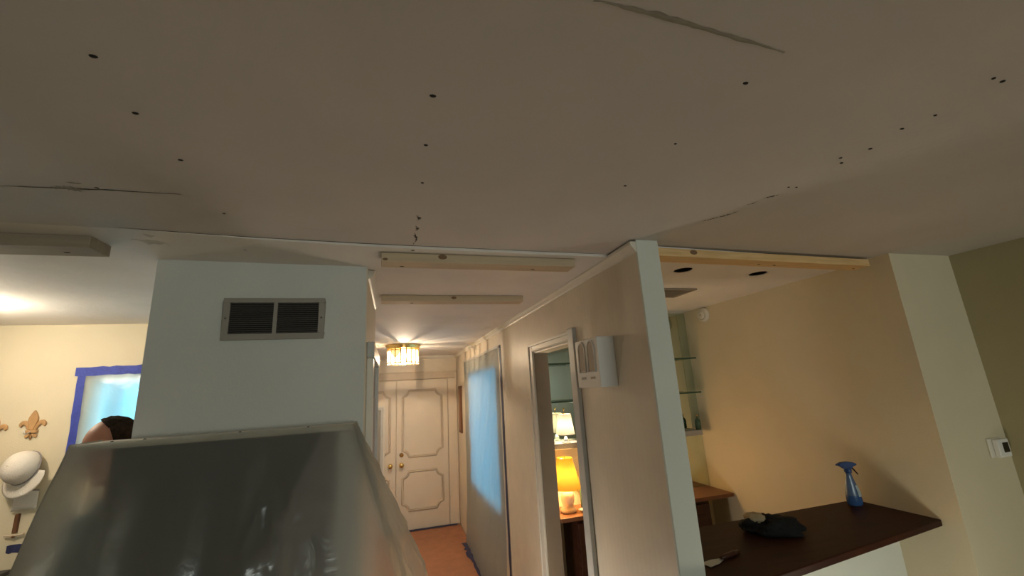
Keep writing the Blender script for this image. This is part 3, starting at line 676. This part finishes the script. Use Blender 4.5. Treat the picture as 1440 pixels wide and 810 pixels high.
# ------------------------------------------------------------------ bar
cb = MB().prism([(PX1+.002, 1.335), (NX-.002, 1.512), (NX-.002, 1.90), (PX1+.002, 1.90)], 'z', 1.128, 1.156).build('bar_counter', 'bar_wood', bevel=.004)
tag(cb, 'dark brown wooden bar counter on the pale half wall', 'counter')
tag(MB().box(1.056, NX-.012, 2.785, NYB-.002, .985, 1.010).build('back_counter', 'warm_wood', bevel=.003), 'brown back counter along the mirrored bar wall', 'counter')
t = thing('back_cabinet', 'dark cabinet under the back counter of the bar', 'cabinet', (1.70, 2.92, 0))
MB().box(-.53, .52, -.11, .128, .0, .983).build('body', 'dark_wood', t)
for k in range(3):
    a = -.52+k*.347; d = MB().box(a, a+.337, -.126, -.11, .08, .965).build('cabinet_door', 'dark_wood', t, bevel=.003)
    MB().box(a+.04, a+.297, -.131, -.126, .14, .90).build('raised_panel', 'dark_wood', d, bevel=.006); MB().ball((a+.31, -.138, .62), (.012, .012, .012), 10, 8).build('knob', 'brass_dark', d)
t = thing('bar_mirror', 'greenish wall mirror in upright panels behind the bar shelves', 'mirror', (0, NYB, 0))
for a, b in ((1.06, 1.50), (1.502, 1.95), (1.952, 2.36), (2.362, NX-.002)): MB().box(a, b, -.007, -.001, 1.452, HF-.006).build('mirror_panel', 'mirror', t)
MB().box(1.952, NX-.002, -.007, -.001, 1.012, 1.408).build('mirror_panel', 'mirror', t)
for z, nm in ((2.015, 'top glass shelf across the bar mirror'), (1.742, 'middle glass shelf across the bar mirror')):
    t = thing('glass_shelf', nm, 'shelf', (0, 0, z), 'glass shelves of the bar')
    MB().box(1.07, 2.40, 2.93, NYB-.008, -.010, 0).build('glass_plate', 'shelf_glass', t); MB().box(1.07, 2.40, 2.925, 2.930, -.011, .001).build('edge_strip', 'glass_green', t)
    for x in (1.3, 1.75, 2.2): MB().box(x-.008, x+.008, 2.95, NYB-.008, -.020, -.010).build('bracket', 'steel_pale', t)
tag(MB().box(1.056, 2.36, 2.93, NYB-.002, 1.410, 1.450).build('mirror_ledge', 'vent_metal', bevel=.003), 'grey ledge under the bar mirror', 'ledge')
def lamp(name, label, loc, base, basemat, s0, s1, shade, fin):
    t = thing(name, label, 'lamp', loc)
    m = MB(); m.lathe(base, (0, 0, 0), 24); m.build('base', basemat, t, smooth=True)
    m = MB(); m.lathe([(s0[0], s0[1]), (s1[0], s1[1])], (0, 0, 0), 28, caps=False); o = m.build('lamp_shade', shade, t, smooth=True)
    zt = base[-1][1]; MB().tube([(0, 0, zt), (0, 0, s1[1]+fin)], .003).build('stem', 'brass', t)
    MB().tube([(-s1[0], 0, s1[1]-.004), (0, 0, s1[1]-.004), (s1[0], 0, s1[1]-.004)], .0016, 5).build('spider', 'brass', t)
    if fin > .012: MB().ball((0, 0, s1[1]+fin), (.007, .007, .010), 10, 8).build('finial', 'brass', t)
    return t
lamp('table_lamp', 'lit table lamp with yellow shade and pale ceramic base on the back counter', (1.165, 2.915, 1.010),
     [(.052, 0), (.056, .012), (.050, .022), (.034, .030), (.044, .065), (.048, .095), (.040, .120), (.020, .138), (.014, .150)], 'ceramic', (.100, .148), (.052, .348), 'shade_yellow', .01)
point('table_lamp_light', (1.165, 2.915, 1.245), 4.4, (1, .66, .28), .025)
lamp('small_lamp', 'small lit lamp with white shade and crystal base on the mirror ledge', (1.205, 2.955, 1.450),
     [(.030, 0), (.032, .006), (.014, .012), (.018, .022), (.010, .034), (.006, .044)], 'crystal', (.068, .058), (.048, .198), 'shade_white', .035)
point('small_lamp_light', (1.205, 2.955, 1.570), 3, (1, .84, .58), .012)
lamp('table_lamp', 'added amber shaded fill lamp halfway along the back counter below the mirror', (1.72, 2.92, 1.010),  # added lamp, hidden behind the dividing wall, brightens the bar
     [(.052, 0), (.056, .012), (.050, .022), (.034, .030), (.044, .065), (.048, .095), (.040, .120), (.020, .138), (.014, .150)], 'ceramic', (.110, .148), (.070, .348), 'shade_amber', .01)
point('amber_fill_light', (1.72, 2.92, 1.245), 2.7, (1, .68, .32), .025)  # fill light of the added amber lamp
# small things on the back counter
m = MB(); m.lathe([(.016, 0), (.030, .006), (.040, .016), (.038, .017), (.028, .009), (.002, .006)], (1.262, 2.875, 1.010), 20, 1, .7); tag(m.build('dish', 'white_plastic', smooth=True), 'little white dish beside the yellow table lamp', 'dish')
def bottle(label, x, y, z, h, r, mt):
    t = thing('bottle', label, 'bottle', (x, y, z)); m = MB(); m.lathe([(r*.9, 0), (r, .006), (r, h*.55), (r*.8, h*.66), (r*.32, h*.78), (r*.3, h*.94)], (0, 0, 0), 18); m.build('body', mt, t, smooth=True)
    m = MB(); m.lathe([(r*.38, h*.92), (r*.38, h), (r*.2, h+.004)], (0, 0, 0), 12); m.build('bottle_cap', 'brass_dark', t)
bottle('dark green bottle behind the little white dish', 1.315, 2.96, 1.010, .23, .034, 'glass_green')
bottle('dark bottle on the ledge by the amber wall', 2.345, 2.955, 1.450, .11, .022, 'glass_green')

# ceiling pieces of the bar
cutters = []
for x, y in HOLES:
    m = MB(); m.lathe([(.047, -.1), (.047, .2)], (x, y, H), 28); cutters.append(m.build('cutter', 'black_void'))
cut(ceil2, cutters)
for k, (x, y) in enumerate(HOLES):
    t = thing('downlight_housing', ['black open downlight hole above the bar nearer the wall end cap', 'black open downlight hole above the bar nearer the amber wall'][k], 'light fixture', (x, y, HF), 'open downlight holes')
    m = MB(); m.lathe([(.0465, .004), (.0465, .14), (.001, .14)], (0, 0, 0), 28, caps=False); m.build('can', 'black_void', t, smooth=True)
    m = MB(); m.lathe([(.012, .14), (.014, .10), (.010, .09)], (0, 0, 0), 12); m.build('socket', 'nail_dark', t)
t = thing('ceiling_register', 'brown slatted air register in the bar ceiling', 'vent', (1.735, 2.28, HF))
f = MB(); f.box(-.13, .13, -.12, -.10, -.010, 0); f.box(-.13, .13, .10, .12, -.010, 0); f.box(-.13, -.11, -.10, .10, -.010, 0); f.box(.11, .13, -.10, .10, -.010, 0); f.build('frame', 'jamb_taupe', t, bevel=.002)
MB().box(-.12, .12, -.11, .11, -.002, -.0005).build('backing', 'black_void', t)
s = None
for k in range(9):
    y = -.09+k*.0225
    if s is None: s = MB().box(-.11, .11, -.004, .004, -.008, -.003).build('slat', 'jamb_taupe', t); s.location = (0, y, 0)
    else: link_copy(s, t, (0, y, 0))
t = thing('smoke_detector', 'round cream smoke detector high on the amber bar wall', 'smoke detector', (NX, 2.80, 2.345))
m = MB(); m.lathe([(.058, 0), (.060, .010), (.056, .022), (.044, .030), (.040, .028)], (0, 0, 0), 28); o = m.build('body', 'plate_cream', t, smooth=True); o.rotation_euler = (0, -PI/2, 0)
m = MB(); m.lathe([(.034, .026), (.032, .035), (.020, .038)], (0, 0, 0), 24); o = m.build('cover', 'plate_cream', t, smooth=True); o.rotation_euler = (0, -PI/2, 0)
MB().box(-.041, -.030, -.006, .006, -.004, .004).build('test_button', 'vent_metal', t)
# thermostat
t = thing('thermostat', 'cream thermostat with black screen on the olive wall', 'thermostat', (2.80, NY0, 1.445))
MB().box(-.055, .055, -.008, 0, -.042, .046).build('back_plate', 'plate_cream', t, bevel=.004)
MB().box(-.030, .052, -.030, -.008, -.040, .042).build('body', 'white_plastic', t, bevel=.005); MB().box(.000, .040, -.0315, -.030, -.018, .026).build('screen', 'screen_black', t)

# ------------------------------------------------------------------ things on the bar counter
CT = 1.156
t = thing('spray_bottle', 'blue trigger spray bottle standing on the bar counter', 'spray bottle', (2.345, 1.885-.06, CT)); t.rotation_euler.z = math.radians(-20)
prof = [(.030, 0), (.036, .006), (.037, .030), (.034, .060), (.027, .095), (.019, .125), (.014, .145), (.013, .165)]
m = MB(); m.lathe(prof, (0, 0, 0), 28, 1.0, .72); body = m.build('body', 'bottle_blue', t, smooth=True)
m = MB(); m.lathe([(.0305, .001), (.0368, .0065), (.0376, .030), (.0352, .050)], (0, 0, 0), 28, 1.0, .73, caps=False); m.build('liquid_band', 'liquid_blue', body, smooth=True)
lv = []
def lab(u, v):
    z = .045+v*.055; a = math.radians(-75+u*70*(1-.45*v)); r = .0365 if z < .06 else .0365-(z-.06)*.235
    return (r*1.02*math.cos(a), r*.74*math.sin(a), z)
o = MB().grid(lab, 10, 8).build('label', 'label_pale', body, smooth=True)
m = MB(); m.lathe([(.016, .160), (.017, .165), (.017, .182), (.012, .186)], (0, 0, 0), 18); m.build('collar', 'trigger_blue', t, smooth=True)
hd = MB().prism([(-.046, .196), (-.034, .190), (-.018, .178), (.016, .180), (.026, .190), (.044, .196), (.047, .203), (.030, .211), (0, .215), (-.030, .212), (-.046, .205)], 'y', -.012, .012).build('spray_head', 'trigger_blue', t, bevel=.004)
MB().tube([(.018, 0, .188), (.030, 0, .176), (.040, 0, .160), (.048, 0, .150)], [.005, .004, .0035, .003]).build('trigger', 'screen_black', t, smooth=True)
MB().tube([(-.046, 0, .201), (-.054, 0, .201)], .005).build('nozzle', 'trigger_blue', t)
# slumped black bag
t = thing('cloth_bag', 'slumped black cloth bag with tan lining on the bar counter', 'bag', (1.655, 1.70, CT)); t.rotation_euler.z = math.radians(-28)
def lump(p):
    r = 1+.30*noise.noise(p*2.2+Vector((3, 1, 0)))+.10*noise.noise(p*6)
    q = Vector((p.x*.125*r, p.y*.075*r, p.z*.048*r))
    if q.x < -.02: q.z *= .75
    q.z = max(q.z, -.022)
    return q
m = MB(); m.ball((0, 0, .0235), (1, 1, 1), 36, 22, lump); m.build('body', 'black_cloth', t, smooth=True)
def fl2(p): r = 1+.2*noise.noise(p*3); return Vector((p.x*.045*r, p.y*.042*r, p.z*.020*r))
m = MB(); m.ball((-.062, .000, .062), (1, 1, 1), 20, 12, fl2); m.build('lining', 'tan_cloth', t, smooth=True)
m = MB(); m.tube([(-.125, .01, .03), (-.10, -.03, .052), (-.05, -.02, .062), (-.02, .02, .062), (-.05, .065, .045)], [.012, .014, .013, .014, .012], 10); m.build('fold', 'black_cloth', t, smooth=True)
t = thing('putty_knife', 'putty knife with pale blade and brown handle on the bar counter', 'putty knife', (1.225, 1.545, CT)); t.rotation_euler.z = math.radians(12)
MB().prism([(-.075, -.022), (-.02, -.020), (.020, -.007), (.020, .007), (-.02, .020), (-.075, .022)], 'z', .004, .0055).build('blade', 'steel_pale', t)
MB().tube([(.015, 0, .009), (.04, 0, .010), (.09, 0, .010), (.125, 0, .009)], [.006, .009, .010, .007], 10).build('handle', 'dark_wood', t, smooth=True)

# ------------------------------------------------------------------ person behind the draped cabinet
def person():
    PXc, PYc = -1.080, 2.14
    bow = math.radians(20)
    tmp = MB()
    def cap_(a, b, r0, r1, n=6):
        a, b = Vector(a), Vector(b)
        tmp.tube([a.lerp(b, k/n) for k in range(n+1)], [r0+(r1-r0)*k/n for k in range(n+1)], 14); tmp.ball(a, (r0, r0, r0)); tmp.ball(b, (r1, r1, r1))
    # facing -x ; local frame (f forward, s side, z)
    def L(f, s, z): return (PXc+.03-f, PYc-s, z)
    for s in (-1, 1):
        cap_(L(0, .095*s, .94), L(.02, .10*s, .52), .092, .058); cap_(L(.02, .10*s, .52), L(-.02, .10*s, .10), .058, .040)
        tmp.ball(L(.05, .10*s, .045), (.13, .048, .045)); tmp.ball(L(-.02, .10*s, .07), (.06, .042, .06))
        cap_(L(-.02, .205*s, 1.46), L(-.03, .25*s, 1.19), .056, .042); 
        if s == 1: cap_(L(-.03, .25*s, 1.19), L(.20, .20*s, 1.12), .042, .030); wrist = L(.20, .20*s, 1.12); dirf = Vector((-1, 0, -.1))
        else: cap_(L(-.03, .25*s, 1.19), L(.18, .22*s, 1.06), .042, .030); wrist = L(.18, .22*s, 1.06); dirf = Vector((-1, 0, -.25))
        wv = Vector(wrist); dirf.normalize(); side = Vector((0, -s, 0))
        cap_(wv, wv+dirf*.07, .030, .036); pal = wv+dirf*.09
        tmp.ball(pal, (.045, .042, .018))
        for k, ln in enumerate((.070, .080, .074, .058)):
            b = pal+side*(.030-.020*k)*-1+dirf*.03; c = b+dirf*ln*.55; d = c+(dirf*.6+Vector((0, 0, -.8))).normalized()*ln*.5
            cap_(b, c, .0095, .009, 2); cap_(c, d, .009, .0075, 2)
        b = pal-side*.035-dirf*.02; c = b+(dirf*.6-side*.6).normalized()*.045; cap_(b, c, .012, .010, 2); cap_(c, c+dirf*.03, .010, .008, 2)
    # trunk
    prof = [(.90, .10, .150, 0), (1.0, .112, .155, 0), (1.12, .108, .140, .01), (1.25, .115, .155, .01), (1.38, .118, .178, 0), (1.47, .095, .175, -.02), (1.53, .060, .085, -.025), (1.57, .050, .052, -.02)]
    seg = 24; v = []; f = []
    for z, a, b, off in prof:
        for k in range(seg): t_ = 2*PI*k/seg; q = L(off+a*math.cos(t_), b*math.sin(t_), z); v.append(q)
    for i in range(len(prof)-1):
        for k in range(seg): f.append((i*seg+k, i*seg+(k+1) % seg, (i+1)*seg+(k+1) % seg, (i+1)*seg+k))
    f += [tuple(range(seg))[::-1], tuple((len(prof)-1)*seg+k for k in range(seg))]
    tmp.add(v, f)
    # head
    HC = Vector((PXc, PYc, 1.715)); Rm = Matrix.Rotation(-bow, 3, 'Y')
    def hd(f_, s_, z_): return HC+Rm @ Vector((-f_, -s_, z_))
    cap_(L(-.02, 0, 1.50), hd(-.035, 0, -.06), .056, .054)
    def headfn(p):
        x, y, z = p.x*.098, p.y*.076, p.z*.118
        if z < 0: y *= 1-.30*(-p.z)**1.4; x = x*(1-.22*(-p.z)) if p.x > 0 else x
        return Rm @ Vector((x, y, z))
    tmp.ball(HC, (1, 1, 1), 36, 28, headfn)
    def ht(a, b, r0, r1): cap_(hd(*a), hd(*b), r0, r1, 4)
    ht((.092, 0, .015), (.112, 0, -.030), .009, .014); ht((.100, .010, -.034), (.100, -.010, -.034), .012, .012)
    ht((.086, .034, .022), (.090, .012, .022), .012, .012); ht((.086, -.034, .022), (.090, -.012, .022), .012, .012)
    ht((.090, .020, -.066), (.090, -.020, -.066), .009, .009); ht((.086, .018, -.078), (.086, -.018, -.078), .010, .010); ht((.070, .012, -.105), (.070, -.012, -.105), .020, .020)
    for s in (-1, 1): ht((-.008, .078*s, .018), (-.002, .080*s, -.032), .014, .010)
    o = tmp.build('person', 'skin'); rm = o.modifiers.new('remesh', 'REMESH'); rm.mode = 'VOXEL'; rm.voxel_size = .0075
    sm = o.modifiers.new('smooth', 'SMOOTH'); sm.iterations = 4; sm.factor = .5
    dg = bpy.context.evaluated_depsgraph_get(); dg.update(); me = bpy.data.meshes.new_from_object(o.evaluated_get(dg)); o.modifiers.clear(); o.data = me
    me.materials.clear()
    for k in ('skin', 'shirt', 'trousers', 'shoe'): me.materials.append(MATS[k])
    for p in me.polygons:
        p.use_smooth = True; c = p.center; arm = abs(c.y-PYc) > .19 or c.x < PXc-.11
        if c.z > 1.535: k = 0
        elif c.z > .97: k = 1 if not (arm and c.z < 1.24 and c.x < PXc+.0) else 0
        elif c.z > .095: k = 2
        else: k = 3
        p.material_index = k
    tag(o, 'dark haired person in glasses standing behind the draped cabinet', 'person')
    # hair: shell over the back and top of the head, receding at the forehead
    def hairfn(p):
        q = Vector((p.x*.106, p.y*.083, p.z*.125)); 
        q *= 1+.03*noise.noise(p*9)
        return Rm @ q
    hb = MB(); hb.ball(HC, (1, 1, 1), 120, 90, hairfn); ho = hb.build('hair', 'hair', smooth=True)
    bm = bmesh.new(); bm.from_mesh(ho.data); inv = Rm.inverted(); rem = []
    for fc in bm.faces:
        q = inv @ (fc.calc_center_median()-HC); fwd = -q.x
        if fwd > -.030+.55*max(0, q.z-.07)-.3*abs(q.y)+.012 or q.z < -.055 or (q.z < .01 and fwd > -.025): rem.append(fc)
    bmesh.ops.delete(bm, geom=rem, context='FACES'); bm.to_mesh(ho.data); bm.free(); ho.modifiers.new('thick', 'SOLIDIFY').thickness = .012
    ho.parent = o
    for s in (-1, 1):
        MB().ball(hd(.085, .031*s, 0), (.012, .012, .012), 12, 8).build('eye', 'eye', o, smooth=True)
        MB().tube([hd(.112, .033*s+.024*math.cos(2*PI*k/16), .002+.018*math.sin(2*PI*k/16)) for k in range(16)], .0022, 6, True).build('glasses_rim', 'frame_brown', o)
        MB().tube([hd(.110, .057*s, .008), hd(.03, .082*s, .014), hd(-.012, .086*s, .006)], .002, 6).build('glasses_arm', 'frame_brown', o)
        MB().tube([hd(.094, .050*s, .026), hd(.100, .032*s, .032), hd(.099, .014*s, .028)], [.002, .004, .003], 6).build('eyebrow', 'hair', o)
    MB().tube([hd(.114, .010, .006), hd(.116, 0, .009), hd(.114, -.010, .006)], .0022, 6).build('glasses_bridge', 'frame_brown', o)
person()
